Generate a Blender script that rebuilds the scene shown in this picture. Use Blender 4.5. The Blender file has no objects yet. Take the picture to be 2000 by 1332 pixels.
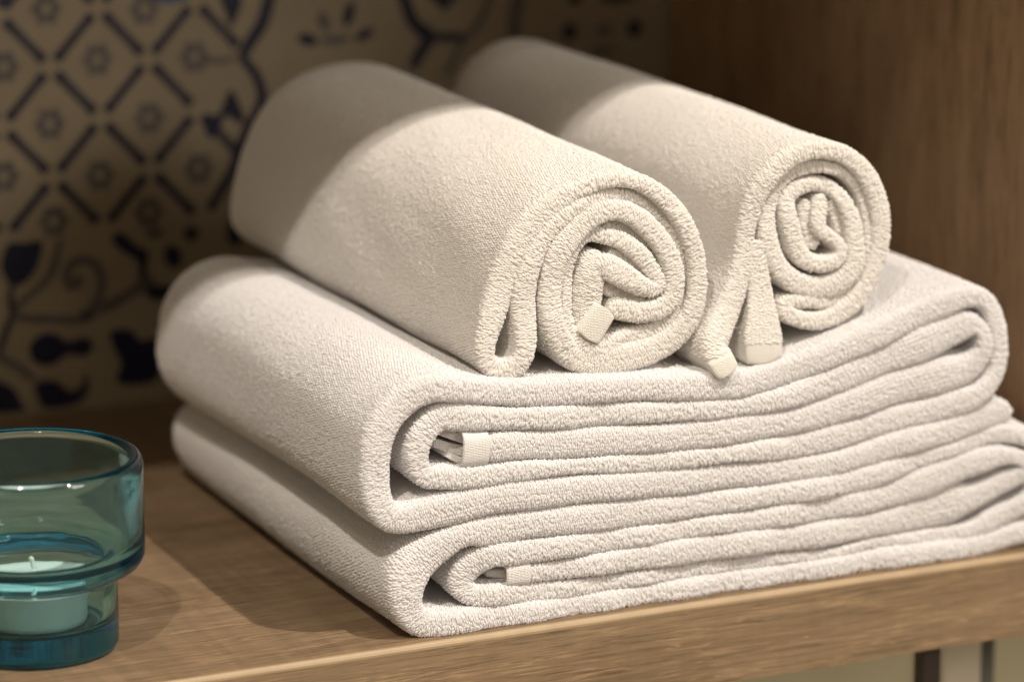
import bpy, bmesh, math, random
import numpy as np
from mathutils import Vector, Matrix
from mathutils.bvhtree import BVHTree

scene = bpy.context.scene
COL = scene.collection
rng = np.random.default_rng(7)

# ------------------------------------------------------------------ camera
cam_data = bpy.data.cameras.new('camera')
cam = bpy.data.objects.new('camera', cam_data)
COL.objects.link(cam)
cam_data.sensor_width = 36.0
cam_data.lens = 135.0
cam_data.clip_start = 0.05
cam_data.clip_end = 50.0
cam.location = (-0.54713, -1.21648, 0.44026)
cam.rotation_euler = (math.radians(90 - 13.8347), 0, math.radians(-25.7))
cam_data.dof.use_dof = True
cam_data.dof.focus_distance = 1.402
cam_data.dof.aperture_fstop = 5.2
scene.camera = cam

# ------------------------------------------------------------------ light and exposure
world = bpy.data.worlds.new('World')
scene.world = world
world.use_nodes = True
bg = world.node_tree.nodes['Background']
bg.inputs['Color'].default_value = (1.0, 0.81, 0.58, 1)
bg.inputs['Strength'].default_value = 0.33

AIM = Vector((0.07, 0.04, 0.07))
def downlight(name, direction, dist, watts, colour, aim=AIM, cone=50, blend=0.5, size=0.016):
    ld = bpy.data.lights.new(name, 'SPOT')
    ld.energy = watts
    ld.color = colour
    ld.shadow_soft_size = size
    ld.spot_size = math.radians(cone)
    ld.spot_blend = blend
    ld.cycles.is_caustics_light = True
    lo = bpy.data.objects.new(name, ld)
    COL.objects.link(lo)
    v = Vector(direction).normalized()
    lo.location = aim + v * dist
    lo.rotation_euler = (-v).to_track_quat('-Z', 'Y').to_euler()
    return lo
downlight('downlight', (0.27, -0.55, 1.0), 1.75, 96, (1.0, 0.905, 0.80))
downlight('downlight', (-0.44, -0.57, 1.0), 1.75, 50, (1.0, 0.89, 0.765), Vector((-0.05, 0.04, 0.05)), 26, 1.0)
downlight('downlight', (-0.65, -0.95, 1.0), 2.6, 10, (1.0, 0.88, 0.72), size=0.045)
downlight('downlight', (0.40, -1.0, 1.0), 2.8, 10, (1.0, 0.88, 0.72), size=0.045)

# broad room light in front of the shelves
rd = bpy.data.lights.new('room_light', 'AREA')
rd.shape = 'DISK'; rd.size = 0.8; rd.energy = 17; rd.color = (1.0, 0.90, 0.79)
ro = bpy.data.objects.new('room_light', rd)
COL.objects.link(ro)
rv = Vector((0.50, -1.0, 0.52)).normalized()
ro.location = AIM + rv * 2.5
ro.rotation_euler = (-rv).to_track_quat('-Z', 'Y').to_euler()

scene.view_settings.view_transform = 'Standard'
scene.view_settings.look = 'None'
scene.view_settings.exposure = 0.17
scene.view_settings.gamma = 1.0
scene.view_settings.use_curve_mapping = False
scene.render.engine = 'CYCLES'
scene.cycles.max_bounces = 16
scene.cycles.diffuse_bounces = 9
scene.cycles.glossy_bounces = 6
scene.cycles.transmission_bounces = 14
scene.cycles.sample_clamp_indirect = 4.0

# ------------------------------------------------------------------ helpers
def mesh_obj(name, verts, faces, mat, parent=None, smooth=True):
    me = bpy.data.meshes.new(name)
    me.from_pydata([tuple(v) for v in verts], [], [tuple(f) for f in faces])
    me.update()
    if mat: me.materials.append(mat)
    if smooth: me.polygons.foreach_set('use_smooth', [True] * len(me.polygons))
    o = bpy.data.objects.new(name, me)
    COL.objects.link(o)
    o.parent = parent
    return o

def bm_obj(name, bm, mat, parent=None, smooth=False):
    bmesh.ops.recalc_face_normals(bm, faces=bm.faces)
    me = bpy.data.meshes.new(name)
    bm.to_mesh(me); bm.free()
    me.materials.append(mat)
    if smooth: me.polygons.foreach_set('use_smooth', [True] * len(me.polygons))
    o = bpy.data.objects.new(name, me)
    COL.objects.link(o)
    o.parent = parent
    return o

def thing(name, label, cat, loc=(0, 0, 0), group=None):
    o = bpy.data.objects.new(name, None)
    o.empty_display_size = 0.02
    COL.objects.link(o)
    o['label'] = label; o['category'] = cat
    if group: o['group'] = group
    return o

def box_bm(x0, x1, y0, y1, z0, z1, bevel=0.0):
    bm = bmesh.new()
    bmesh.ops.create_cube(bm, size=1.0)
    for v in bm.verts:
        v.co = Vector((x0 if v.co.x < 0 else x1, y0 if v.co.y < 0 else y1, z0 if v.co.z < 0 else z1))
    if bevel:
        bmesh.ops.bevel(bm, geom=list(bm.edges), offset=bevel, segments=2, affect='EDGES', profile=0.5)
    return bm

def lathe(name, prof, mat, parent, segs=112, centre=(0, 0, 0)):
    verts, faces, rings = [], [], []
    for r, z in prof:
        if r < 1e-6:
            rings.append([len(verts)]); verts.append((centre[0], centre[1], centre[2] + z))
        else:
            ring = []
            for k in range(segs):
                a = 2 * math.pi * k / segs
                ring.append(len(verts))
                verts.append((centre[0] + r * math.cos(a), centre[1] + r * math.sin(a), centre[2] + z))
            rings.append(ring)
    for A, B in zip(rings, rings[1:]):
        for k in range(segs):
            k2 = (k + 1) % segs
            if len(A) == 1: faces.append((A[0], B[k2], B[k]))
            elif len(B) == 1: faces.append((A[k], A[k2], B[0]))
            else: faces.append((A[k], A[k2], B[k2], B[k]))
    return mesh_obj(name, verts, faces, mat, parent)

# ------------------------------------------------------------------ materials
def new_mat(name):
    m = bpy.data.materials.new(name)
    m.use_nodes = True
    nt = m.node_tree
    nt.nodes.clear()
    out = nt.nodes.new('ShaderNodeOutputMaterial')
    return m, nt, out

def node(nt, kind, **kw):
    n = nt.nodes.new(kind)
    for k, v in kw.items():
        if k in n.inputs: n.inputs[k].default_value = v
        else: setattr(n, k, v)
    return n

def ramp(nt, fac, stops):
    r = nt.nodes.new('ShaderNodeValToRGB')
    els = r.color_ramp.elements
    while len(els) < len(stops): els.new(0.5)
    for e, (p, c) in zip(els, stops):
        e.position = p; e.color = (*c, 1)
    nt.links.new(fac, r.inputs['Fac'])
    return r

def mapped_noise(nt, scale3, scale=1.0, detail=4.0, rough=0.55, loc=(0, 0, 0), distortion=0.0):
    tc = node(nt, 'ShaderNodeTexCoord')
    mp = node(nt, 'ShaderNodeMapping')
    mp.inputs['Scale'].default_value = scale3
    mp.inputs['Location'].default_value = loc
    nt.links.new(tc.outputs['Object'], mp.inputs['Vector'])
    n = node(nt, 'ShaderNodeTexNoise')
    n.inputs['Scale'].default_value = scale
    n.inputs['Detail'].default_value = detail
    n.inputs['Roughness'].default_value = rough
    n.inputs['Distortion'].default_value = distortion
    nt.links.new(mp.outputs['Vector'], n.inputs['Vector'])
    return n

def wood(name, axis, dark, midc, light, rough, streak, fine=1.0, sawf=0.5):
    m, nt, out = new_mat(name)
    def sc(along, across):
        return {0: (along, across, across), 2: (across, across, along)}[axis]
    broad = mapped_noise(nt, sc(3.0, 34), 1.0, 6, 0.62, distortion=0.8)
    r1 = ramp(nt, broad.outputs['Fac'], [(0.30, dark), (0.5, midc), (0.72, light)])
    fib = mapped_noise(nt, sc(40, 620 * fine), 1.0, 5, 0.7, loc=(3.1, 1.7, 0.4))
    r2 = ramp(nt, fib.outputs['Fac'], [(0.34, (0.45, 0.43, 0.40)), (0.46, (0.92, 0.92, 0.92)), (0.66, (1.22, 1.22, 1.22))])
    mul = node(nt, 'ShaderNodeMix', data_type='RGBA', blend_type='MULTIPLY')
    mul.inputs['Factor'].default_value = 0.8
    nt.links.new(r1.outputs['Color'], mul.inputs['A']); nt.links.new(r2.outputs['Color'], mul.inputs['B'])
    # thin pale wavering pores that run with the grain
    st = mapped_noise(nt, sc(22, 560), 1.0, 3, 0.5, loc=(7.7, 2.2, 5.0), distortion=0.8)
    r3 = ramp(nt, st.outputs['Fac'], [(0.465, (0, 0, 0)), (0.505, (1, 1, 1)), (0.545, (0, 0, 0))])
    brk = mapped_noise(nt, sc(30, 120), 1.0, 2, 0.5, loc=(1, 9, 4))
    r4 = ramp(nt, brk.outputs['Fac'], [(0.40, (0, 0, 0)), (0.56, (1, 1, 1))])
    mm = node(nt, 'ShaderNodeMath', operation='MULTIPLY')
    nt.links.new(r3.outputs['Color'], mm.inputs[0]); nt.links.new(r4.outputs['Color'], mm.inputs[1])
    m2 = node(nt, 'ShaderNodeMath', operation='MULTIPLY')
    nt.links.new(mm.outputs[0], m2.inputs[0]); m2.inputs[1].default_value = streak
    mix = node(nt, 'ShaderNodeMix', data_type='RGBA')
    nt.links.new(m2.outputs[0], mix.inputs['Factor'])
    nt.links.new(mul.outputs['Result'], mix.inputs['A'])
    mix.inputs['B'].default_value = (min(1, light[0] * 1.45), min(1, light[1] * 1.4), min(1, light[2] * 1.3), 1)
    # faint saw marks across the grain
    saw = mapped_noise(nt, sc(170, 9), 1.0, 2, 0.5, loc=(4, 4, 4))
    r5 = ramp(nt, saw.outputs['Fac'], [(0.40, (0.90, 0.90, 0.90)), (0.62, (1.1, 1.1, 1.1))])
    mul2 = node(nt, 'ShaderNodeMix', data_type='RGBA', blend_type='MULTIPLY')
    mul2.inputs['Factor'].default_value = sawf
    nt.links.new(mix.outputs['Result'], mul2.inputs['A']); nt.links.new(r5.outputs['Color'], mul2.inputs['B'])
    p = node(nt, 'ShaderNodeBsdfPrincipled')
    p.inputs['Roughness'].default_value = rough
    p.inputs['Specular IOR Level'].default_value = 0.35
    nt.links.new(mul2.outputs['Result'], p.inputs['Base Color'])
    add = node(nt, 'ShaderNodeMath', operation='ADD')
    nt.links.new(fib.outputs['Fac'], add.inputs[0]); nt.links.new(m2.outputs[0], add.inputs[1])
    bp = node(nt, 'ShaderNodeBump')
    bp.inputs['Strength'].default_value = 0.3
    bp.inputs['Distance'].default_value = 0.0003
    nt.links.new(add.outputs[0], bp.inputs['Height'])
    nt.links.new(bp.outputs['Normal'], p.inputs['Normal'])
    nt.links.new(p.outputs['BSDF'], out.inputs['Surface'])
    return m

MAT_OAK = wood('pale_oak', 0, (0.150, 0.099, 0.056), (0.205, 0.139, 0.082), (0.265, 0.186, 0.115), 0.5, 0.75, 1.8, 0.7)
MAT_OAK_FRONT = wood('pale_oak_edging', 0, (0.170, 0.112, 0.062), (0.220, 0.150, 0.086), (0.270, 0.190, 0.116), 0.55, 0.75, 2.0, 0.25)
MAT_DARKWOOD = wood('brown_wood', 2, (0.245, 0.152, 0.080), (0.300, 0.192, 0.106), (0.355, 0.235, 0.136), 0.5, 0.4, 0.5, 0.1)

def plain(name, col, rough=0.6, metallic=0.0, noise=0.06, nscale=60, bump=0.0, spec=0.5):
    m, nt, out = new_mat(name)
    p = node(nt, 'ShaderNodeBsdfPrincipled')
    p.inputs['Roughness'].default_value = rough
    p.inputs['Metallic'].default_value = metallic
    p.inputs['Specular IOR Level'].default_value = spec
    n = mapped_noise(nt, (1, 1, 1), nscale, 4, 0.55)
    lo = tuple(max(0, c * (1 - noise)) for c in col); hi = tuple(min(1, c * (1 + noise)) for c in col)
    r = ramp(nt, n.outputs['Fac'], [(0.3, lo), (0.7, hi)])
    nt.links.new(r.outputs['Color'], p.inputs['Base Color'])
    if bump:
        bp = node(nt, 'ShaderNodeBump')
        bp.inputs['Strength'].default_value = bump
        bp.inputs['Distance'].default_value = 0.0005
        nt.links.new(n.outputs['Fac'], bp.inputs['Height'])
        nt.links.new(bp.outputs['Normal'], p.inputs['Normal'])
    nt.links.new(p.outputs['BSDF'], out.inputs['Surface'])
    return m

MAT_STRIP = plain('honey_edge', (0.35, 0.255, 0.148), 0.45, noise=0.08, nscale=90)
MAT_TILE = plain('cream_glaze', (0.275, 0.228, 0.155), 0.35, noise=0.07, nscale=30)
MAT_INK = plain('dark_blue_paint', (0.011, 0.012, 0.034), 0.4, noise=0.3, nscale=80)
MAT_INK_MID = plain('thin_blue_paint', (0.105, 0.092, 0.088), 0.4, noise=0.25, nscale=120)
MAT_INK_SOFT = plain('soft_blue_paint', (0.034, 0.031, 0.042), 0.4, noise=0.3, nscale=90)
MAT_INK_BLUE = plain('bright_blue_paint', (0.03, 0.075, 0.19), 0.4, noise=0.2, nscale=80)
MAT_PALE = plain('pale_plaster', (0.76, 0.73, 0.55), 0.8, noise=0.05, nscale=20)
MAT_POST_DARK = plain('dark_bronze', (0.035, 0.022, 0.015), 0.5, noise=0.2)
MAT_POST_PALE = plain('pale_board', (0.66, 0.60, 0.49), 0.6, noise=0.08, nscale=40)
MAT_POST_GREY = plain('grey_metal', (0.19, 0.20, 0.17), 0.45, noise=0.1)
MAT_ALU = plain('tealight_metal', (0.80, 0.80, 0.78), 0.38, metallic=0.35, noise=0.04)
MAT_WICK = plain('waxed_cotton', (0.78, 0.74, 0.64), 0.8)

def wax_mat():
    m, nt, out = new_mat('white_wax')
    p = node(nt, 'ShaderNodeBsdfPrincipled')
    p.inputs['Base Color'].default_value = (0.86, 0.83, 0.76, 1)
    p.inputs['Roughness'].default_value = 0.4
    p.inputs['Subsurface Weight'].default_value = 0.4
    p.inputs['Subsurface Radius'].default_value = (0.006, 0.005, 0.004)
    nt.links.new(p.outputs['BSDF'], out.inputs['Surface'])
    return m
MAT_WAX = wax_mat()

def glass_mat():
    m, nt, out = new_mat('turquoise_glass')
    g = node(nt, 'ShaderNodeBsdfPrincipled')
    g.inputs['Base Color'].default_value = (1, 1, 1, 1)
    g.inputs['Transmission Weight'].default_value = 1.0
    g.inputs['Roughness'].default_value = 0.05
    g.inputs['IOR'].default_value = 1.5
    n = mapped_noise(nt, (1, 1, 2.2), 55, 2, 0.4)
    bp = node(nt, 'ShaderNodeBump')
    bp.inputs['Strength'].default_value = 0.10
    bp.inputs['Distance'].default_value = 0.0015
    nt.links.new(n.outputs['Fac'], bp.inputs['Height'])
    nt.links.new(bp.outputs['Normal'], g.inputs['Normal'])
    v = node(nt, 'ShaderNodeVolumeAbsorption')
    v.inputs['Color'].default_value = (0.0, 0.83, 0.95, 1)
    v.inputs['Density'].default_value = 82.0
    tl = node(nt, 'ShaderNodeBsdfTranslucent'); tl.inputs['Color'].default_value = (0.02, 0.62, 0.80, 1)
    m2 = node(nt, 'ShaderNodeMixShader'); m2.inputs['Fac'].default_value = 0.02
    nt.links.new(g.outputs['BSDF'], m2.inputs[1]); nt.links.new(tl.outputs[0], m2.inputs[2])
    nt.links.new(m2.outputs[0], out.inputs['Surface'])
    nt.links.new(v.outputs['Volume'], out.inputs['Volume'])
    return m
MAT_GLASS = glass_mat()

def cotton(name, col, weave=False, trans=0.22):
    m, nt, out = new_mat(name)
    n = mapped_noise(nt, (1, 1, 1), 45, 3, 0.5)
    r = ramp(nt, n.outputs['Fac'], [(0.3, tuple(c * 0.97 for c in col)), (0.7, tuple(min(1, c * 1.02) for c in col))])
    d = node(nt, 'ShaderNodeBsdfDiffuse')
    d.inputs['Roughness'].default_value = 0.6
    t = node(nt, 'ShaderNodeBsdfTranslucent')
    s = node(nt, 'ShaderNodeBsdfSheen')
    nt.links.new(r.outputs['Color'], d.inputs['Color']); nt.links.new(r.outputs['Color'], t.inputs['Color'])
    mx = node(nt, 'ShaderNodeMixShader')
    mx.inputs['Fac'].default_value = trans
    nt.links.new(d.outputs[0], mx.inputs[1]); nt.links.new(t.outputs[0], mx.inputs[2])
    nt.links.new(mx.outputs[0], out.inputs['Surface'])
    nt.nodes.remove(s)
    if weave:
        tc = node(nt, 'ShaderNodeTexCoord')
        w1 = node(nt, 'ShaderNodeTexNoise'); w1.inputs['Scale'].default_value = 750; w1.inputs['Detail'].default_value = 3
        nt.links.new(tc.outputs['Object'], w1.inputs['Vector'])
        prev = w1.outputs['Fac']
        for direction in ('X', 'Z'):
            wv = node(nt, 'ShaderNodeTexWave', bands_direction=direction)
            wv.inputs['Scale'].default_value = 520; wv.inputs['Distortion'].default_value = 4.0
            nt.links.new(tc.outputs['Object'], wv.inputs['Vector'])
            ad = node(nt, 'ShaderNodeMath', operation='ADD')
            nt.links.new(prev, ad.inputs[0]); nt.links.new(wv.outputs['Fac'], ad.inputs[1])
            prev = ad.outputs[0]
        bp = node(nt, 'ShaderNodeBump')
        bp.inputs['Strength'].default_value = 0.55
        bp.inputs['Distance'].default_value = 0.0005
        nt.links.new(prev, bp.inputs['Height'])
        nt.links.new(bp.outputs['Normal'], d.inputs['Normal'])
    return m

WHITE = (0.84, 0.825, 0.815)
CREAM = (0.85, 0.825, 0.785)
WHITE_PILE = (0.946, 0.940, 0.946)
CREAM_PILE = (0.951, 0.939, 0.924)
MAT_COTTON = cotton('white_cotton', WHITE)
MAT_COTTON_PILE = cotton('white_cotton_loops', WHITE_PILE, trans=0.5)
MAT_COTTON_HEM = cotton('white_cotton_hem', (0.86, 0.845, 0.84), weave=True, trans=0.1)
MAT_CREAM = cotton('cream_cotton', CREAM)
MAT_CREAM_PILE = cotton('cream_cotton_loops', CREAM_PILE, trans=0.5)
MAT_CREAM_HEM = cotton('cream_cotton_hem', (0.86, 0.835, 0.79), weave=True, trans=0.1)

# ------------------------------------------------------------------ traced data (millimetres)
PATHS = {
    'LOWER': [[43.4,18.4,3.76,1.0],[50.9,18.3,4.03,0.0],[69.5,18.2,4.41,0.0],[88.3,18.2,4.56,0.0],[107.3,18.3,4.81,0.0],[126.5,18.2,4.91,0.0],[145.9,17.7,4.9,0.0],[165.6,17.2,5.48,0.0],[185.4,17.7,5.39,0.0],[205.5,18.9,5.84,0.0],[225.7,21.6,8.7,0.0],[238.5,23.0,5.62,0.0],[250.1,27.1,5.04,0.0],[259.5,30.1,4.27,0.0],[262.9,33.9,3.5,0.0],[258.0,37.6,3.2,0.0],[249.7,39.2,4.24,0.0],[241.5,38.1,5.27,0.0],[232.2,36.7,5.55,0.0],[214.0,32.0,6.54,0.0],[195.9,28.6,5.49,0.0],[178.0,27.4,4.88,0.0],[160.2,27.0,4.64,0.0],[142.5,26.7,4.41,0.0],[125.1,27.1,4.16,0.0],[107.8,26.8,4.01,0.0],[90.7,26.6,3.9,0.0],[73.8,26.6,4.19,0.0],[57.0,26.7,4.49,0.0],[40.4,26.9,4.93,0.0],[31.5,27.3,4.61,1.0],[24.7,25.0,5.3,2.0],[20.2,21.3,5.63,2.0],[19.5,16.9,4.94,2.0],[23.4,12.6,4.0,1.5],[31.5,11.6,4.0,1.0],[41.1,11.0,3.82,1.5],[59.7,10.0,3.52,1.5],[78.5,10.0,3.39,1.5],[97.4,10.0,3.25,1.5],[116.6,10.0,2.99,1.5],[136.0,9.8,2.93,1.5],[155.6,9.4,2.38,1.5],[175.5,8.9,2.16,1.5],[195.5,10.7,2.15,1.5],[215.8,9.9,3.03,1.5],[236.4,9.8,3.13,1.5],[248.9,13.1,4.79,1.0],[260.0,16.7,4.49,0.0],[269.3,22.7,4.47,0.0],[272.0,32.4,4.31,0.0],[267.3,41.7,3.71,0.0],[257.7,46.5,3.64,0.0],[245.9,47.3,3.64,0.0],[226.9,43.9,3.21,0.0],[208.2,40.8,4.18,0.0],[189.6,37.5,4.57,0.0],[171.1,36.0,4.4,0.0],[152.9,35.8,4.47,0.0],[134.8,35.6,4.61,0.0],[116.8,35.8,4.91,0.0],[99.1,35.7,5.3,0.0],[81.6,36.2,5.69,0.0],[64.2,36.6,5.79,0.0],[47.0,37.1,5.71,0.0],[30.0,36.6,6.36,0.0],[19.7,37.0,4.86,0.0],[11.0,33.6,6.08,0.0],[3.2,29.4,7.57,0.0],[-2.5,24.3,8.53,0.0],[-4.0,17.7,7.46,0.0],[-3.0,11.8,6.05,0.0],[0.7,6.4,5.26,0.0],[8.2,3.9,5.3,0.0],[19.6,3.7,5.18,0.0],[37.0,3.1,4.93,0.0],[54.7,2.5,4.7,0.0],[72.5,2.7,4.62,0.0],[90.5,2.9,4.52,0.0],[108.7,3.1,4.57,0.0],[127.1,3.2,4.56,0.0],[145.7,3.0,4.41,0.0],[164.5,3.2,4.38,0.0],[183.5,3.6,4.69,0.0],[202.7,3.8,4.92,0.0],[222.2,3.2,4.32,0.0],[241.8,3.3,4.27,0.0],[261.6,6.0,5.17,0.0],[268.7,5.5,4.74,0.0]],
    'UPPER': [[26.2,68.4,5.67,0.5],[35.2,68.2,6.31,0.0],[51.2,66.7,5.56,0.0],[67.3,65.6,5.56,0.0],[83.6,64.6,5.76,0.0],[100.0,63.5,5.88,0.0],[116.6,63.2,5.75,0.0],[133.4,63.1,5.47,0.0],[150.3,63.4,5.42,0.0],[167.4,64.7,5.93,0.0],[184.6,67.8,6.38,0.0],[201.9,71.1,7.34,0.0],[219.5,73.5,7.81,0.0],[232.8,74.8,5.97,0.0],[239.6,79.4,4.33,0.0],[241.3,85.7,3.26,0.0],[238.5,91.7,3.2,0.0],[231.5,92.5,6.3,0.0],[214.3,87.6,7.83,0.0],[197.1,83.3,6.49,0.0],[180.1,78.6,6.29,0.0],[163.2,75.0,5.49,0.0],[146.5,72.5,4.12,0.0],[129.9,72.0,3.59,0.0],[113.4,72.8,3.92,0.0],[97.0,73.8,4.31,0.0],[80.9,74.9,4.41,0.0],[64.9,75.7,4.51,0.0],[49.0,77.0,4.45,0.0],[33.3,79.0,4.4,0.0],[17.8,81.2,5.36,0.0],[11.1,82.1,5.17,1.0],[4.9,77.8,5.23,2.0],[1.4,72.1,5.22,2.0],[1.3,65.8,4.99,2.0],[4.1,60.4,4.24,1.5],[11.0,59.1,4.4,1.0],[23.9,58.0,3.92,0.0],[40.2,58.2,3.58,0.0],[56.8,57.5,3.31,0.0],[73.5,56.3,3.36,0.0],[90.3,55.1,3.31,0.0],[107.4,54.2,3.37,0.0],[124.6,54.1,3.59,0.0],[142.0,53.9,4.15,0.0],[159.5,54.0,4.82,0.0],[177.3,55.4,5.43,0.0],[195.1,58.1,5.53,0.0],[213.2,60.3,5.0,0.0],[231.4,62.6,5.72,0.0],[239.4,65.5,4.89,0.0],[246.2,71.5,4.34,0.0],[248.2,80.5,4.04,0.0],[246.6,91.9,3.88,0.0],[241.6,101.5,3.64,0.0],[232.3,104.1,4.5,0.0],[220.9,101.7,5.86,0.0],[203.1,96.6,5.84,0.0],[185.6,91.5,5.79,0.0],[168.1,86.9,5.75,0.0],[150.8,82.7,5.65,0.0],[133.7,80.7,5.49,0.0],[116.6,81.7,5.36,0.0],[99.7,83.2,5.36,0.0],[83.0,84.4,5.26,0.0],[66.4,85.3,5.26,0.0],[50.1,86.5,5.2,0.0],[33.9,88.5,5.16,0.0],[17.8,91.7,5.12,0.0],[7.7,93.6,5.4,0.0],[-1.4,91.4,6.05,0.0],[-8.9,86.0,6.44,0.0],[-13.8,78.6,6.63,0.0],[-15.5,69.3,6.48,0.0],[-15.6,59.8,6.2,0.0],[-13.8,51.9,5.48,0.0],[-8.4,46.2,5.41,0.0],[0.3,45.9,6.15,0.0],[11.5,47.0,6.74,0.0],[28.3,48.7,5.95,0.0],[45.2,48.6,6.05,0.0],[62.3,48.1,5.78,0.0],[79.6,47.2,5.37,0.0],[97.1,46.2,5.28,0.0],[114.7,45.6,5.19,0.0],[132.6,45.2,5.14,0.0],[150.6,44.7,4.75,0.0],[168.8,44.7,4.66,0.0],[187.2,46.4,5.06,0.0],[205.7,49.7,5.6,0.0],[224.4,51.5,5.08,0.0],[243.2,55.7,5.78,0.0],[251.4,55.9,5.4,0.0],[255.4,56.7,4.88,0.0]],
    'ROLL_NEAR': [[81.8,114.4,4.37,1.0],[86.2,113.0,4.59,0.0],[94.7,111.0,4.45,0.0],[103.3,111.6,4.39,0.0],[108.2,115.8,4.38,0.0],[109.0,122.5,4.5,0.0],[106.7,130.5,4.29,0.0],[102.4,137.7,4.14,0.0],[96.6,144.0,4.03,0.0],[90.2,148.5,3.76,0.0],[83.4,150.6,3.65,0.0],[75.4,149.4,4.5,0.0],[67.1,144.5,5.27,0.0],[60.9,136.9,5.57,0.0],[57.8,127.6,5.07,0.0],[57.0,117.2,4.81,0.0],[59.1,107.3,4.82,0.0],[64.6,99.0,4.95,0.0],[73.6,94.5,5.53,0.0],[84.2,94.0,5.97,0.0],[96.0,94.8,5.76,0.0],[106.7,98.0,5.15,0.0],[113.5,103.5,4.69,0.0],[117.3,111.0,4.25,0.0],[118.7,119.6,3.93,0.0],[117.5,130.5,3.78,0.0],[113.2,140.6,3.67,0.0],[107.1,149.8,3.51,0.0],[99.6,156.6,3.41,0.0],[92.2,160.5,3.19,0.0],[83.7,162.1,3.26,0.0],[74.3,161.0,3.58,0.0],[63.9,157.5,4.48,0.0],[53.6,150.9,5.41,0.0],[45.7,142.1,5.89,0.0],[40.6,132.2,5.91,0.0],[36.7,122.1,5.87,0.0],[32.8,112.0,5.05,0.0],[30.7,104.6,4.34,0.0],[32.1,98.3,3.82,0.0],[38.1,94.8,4.05,0.0],[44.1,97.0,4.24,0.0],[46.6,102.9,4.43,0.0],[46.6,112.5,5.02,0.0],[46.6,124.0,5.02,0.0],[49.9,135.1,4.03,0.0],[55.2,143.7,3.6,0.0],[62.9,150.0,3.3,0.0],[72.8,154.5,2.84,1.0],[83.8,156.0,2.56,2.0],[93.5,153.5,2.67,2.5],[102.4,147.7,2.87,3.0],[108.9,140.0,3.22,3.0],[113.3,130.3,3.34,3.0],[114.9,120.4,3.22,3.0],[113.5,110.7,3.16,3.0],[108.6,105.0,3.0,3.0],[98.3,102.2,3.48,2.5],[87.3,101.6,3.24,2.0],[77.5,98.4,2.77,1.5],[69.9,101.7,2.69,1.0],[65.0,109.4,2.85,1.0],[64.0,119.0,2.96,1.5],[64.6,129.4,2.98,2.0],[67.7,137.6,3.23,2.5],[73.8,142.1,3.01,3.0],[80.7,140.9,3.06,2.0],[86.8,138.9,3.36,1.5],[94.0,133.5,3.69,1.0],[100.0,126.1,3.58,1.0],[102.6,120.8,3.47,1.0],[99.8,118.9,2.96,0.5],[93.6,121.6,3.8,0.0],[87.2,125.7,4.34,0.0],[80.3,129.6,4.55,1.0],[75.6,128.5,4.54,3.0]],
    'ROLL_NEAR_INNER': [[77.0,135.8,4.28,2.5],[75.3,129.4,6.03,1.5],[74.0,121.9,6.61,1.5],[73.1,113.2,6.19,2.0],[73.6,105.1,4.88,3.0]],
    'ROLL_NEAR_HEM': [[79.8,114.2,4.99,-0.6],[75.8,109.3,5.19,-1.0],[71.8,103.5,5.09,-1.0]],
    'ROLL_FAR': [[174.0,147.5,2.93,4.0],[172.5,141.1,3.39,2.0],[171.6,135.5,3.19,1.0],[175.9,131.6,2.58,0.5],[180.4,128.2,2.71,0.5],[181.2,123.8,3.0,0.5],[176.5,121.2,3.11,0.0],[168.7,121.9,3.48,0.0],[162.6,126.7,3.89,0.0],[159.5,134.9,3.86,0.0],[157.7,142.2,3.46,0.5],[157.8,147.0,3.38,2.0],[162.0,150.4,2.95,3.0],[170.3,151.8,2.81,4.0],[178.2,149.5,2.69,4.0],[182.7,144.8,3.06,2.0],[186.3,137.1,3.68,1.0],[187.5,128.1,4.26,1.0],[186.9,119.3,4.87,0.5],[181.1,113.6,5.09,0.0],[171.1,111.8,4.6,0.0],[161.0,115.6,4.25,0.0],[154.3,121.6,4.03,0.0],[150.4,129.8,4.05,0.0],[149.0,138.6,3.71,1.0],[150.8,146.0,3.38,2.5],[154.7,153.0,3.11,3.0],[161.9,157.6,2.82,3.0],[171.8,158.5,2.65,3.0],[181.9,155.9,2.53,3.0],[189.5,149.3,2.5,3.0],[193.5,140.0,2.67,3.0],[194.9,129.9,2.71,3.0],[193.8,119.2,3.02,2.5],[188.5,110.8,2.94,2.0],[178.8,105.9,2.77,1.5],[167.3,107.2,2.6,1.0],[158.9,108.0,3.13,1.0],[155.7,105.6,3.61,0.0],[161.3,101.6,3.3,0.0],[172.5,99.3,3.68,0.0],[183.7,102.7,4.05,0.0],[192.5,110.8,4.16,0.0],[197.8,122.3,4.16,0.0],[198.9,134.1,4.31,0.0],[196.5,145.3,4.12,0.0],[191.4,154.6,3.9,0.0],[182.2,162.3,3.47,0.0],[171.0,165.4,3.5,0.0],[160.0,164.7,4.16,0.0],[150.3,159.2,4.81,0.0],[143.8,151.0,4.94,0.0],[140.5,139.6,4.45,0.0],[139.0,128.0,4.43,0.0],[136.2,117.7,4.95,-1.0],[131.5,107.8,5.36,-3.0],[126.5,101.1,5.62,-6.0],[122.8,96.3,5.43,-9.0],[123.9,91.1,5.28,-11.0],[126.9,86.3,4.63,-12.0]],
    'ROLL_FAR_HEM': [[143.8,133.2,3.25,1.0],[144.8,121.5,3.9,0.0],[145.7,111.8,4.8,-1.0],[145.6,104.3,6.16,-3.0],[145.1,96.9,7.71,-5.0],[145.0,91.2,7.91,-6.0],[145.3,86.8,7.27,-6.0]],
    'UPPER_HEM': [[18.6,68.8,6.41,0.0],[22.9,68.5,6.22,0.0],[29.0,68.3,6.18,0.0]],
    'LOWER_HEM': [[36.6,18.6,3.44,0.8],[40.8,18.7,3.9,0.8],[46.3,18.7,4.35,0.8]],
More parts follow.
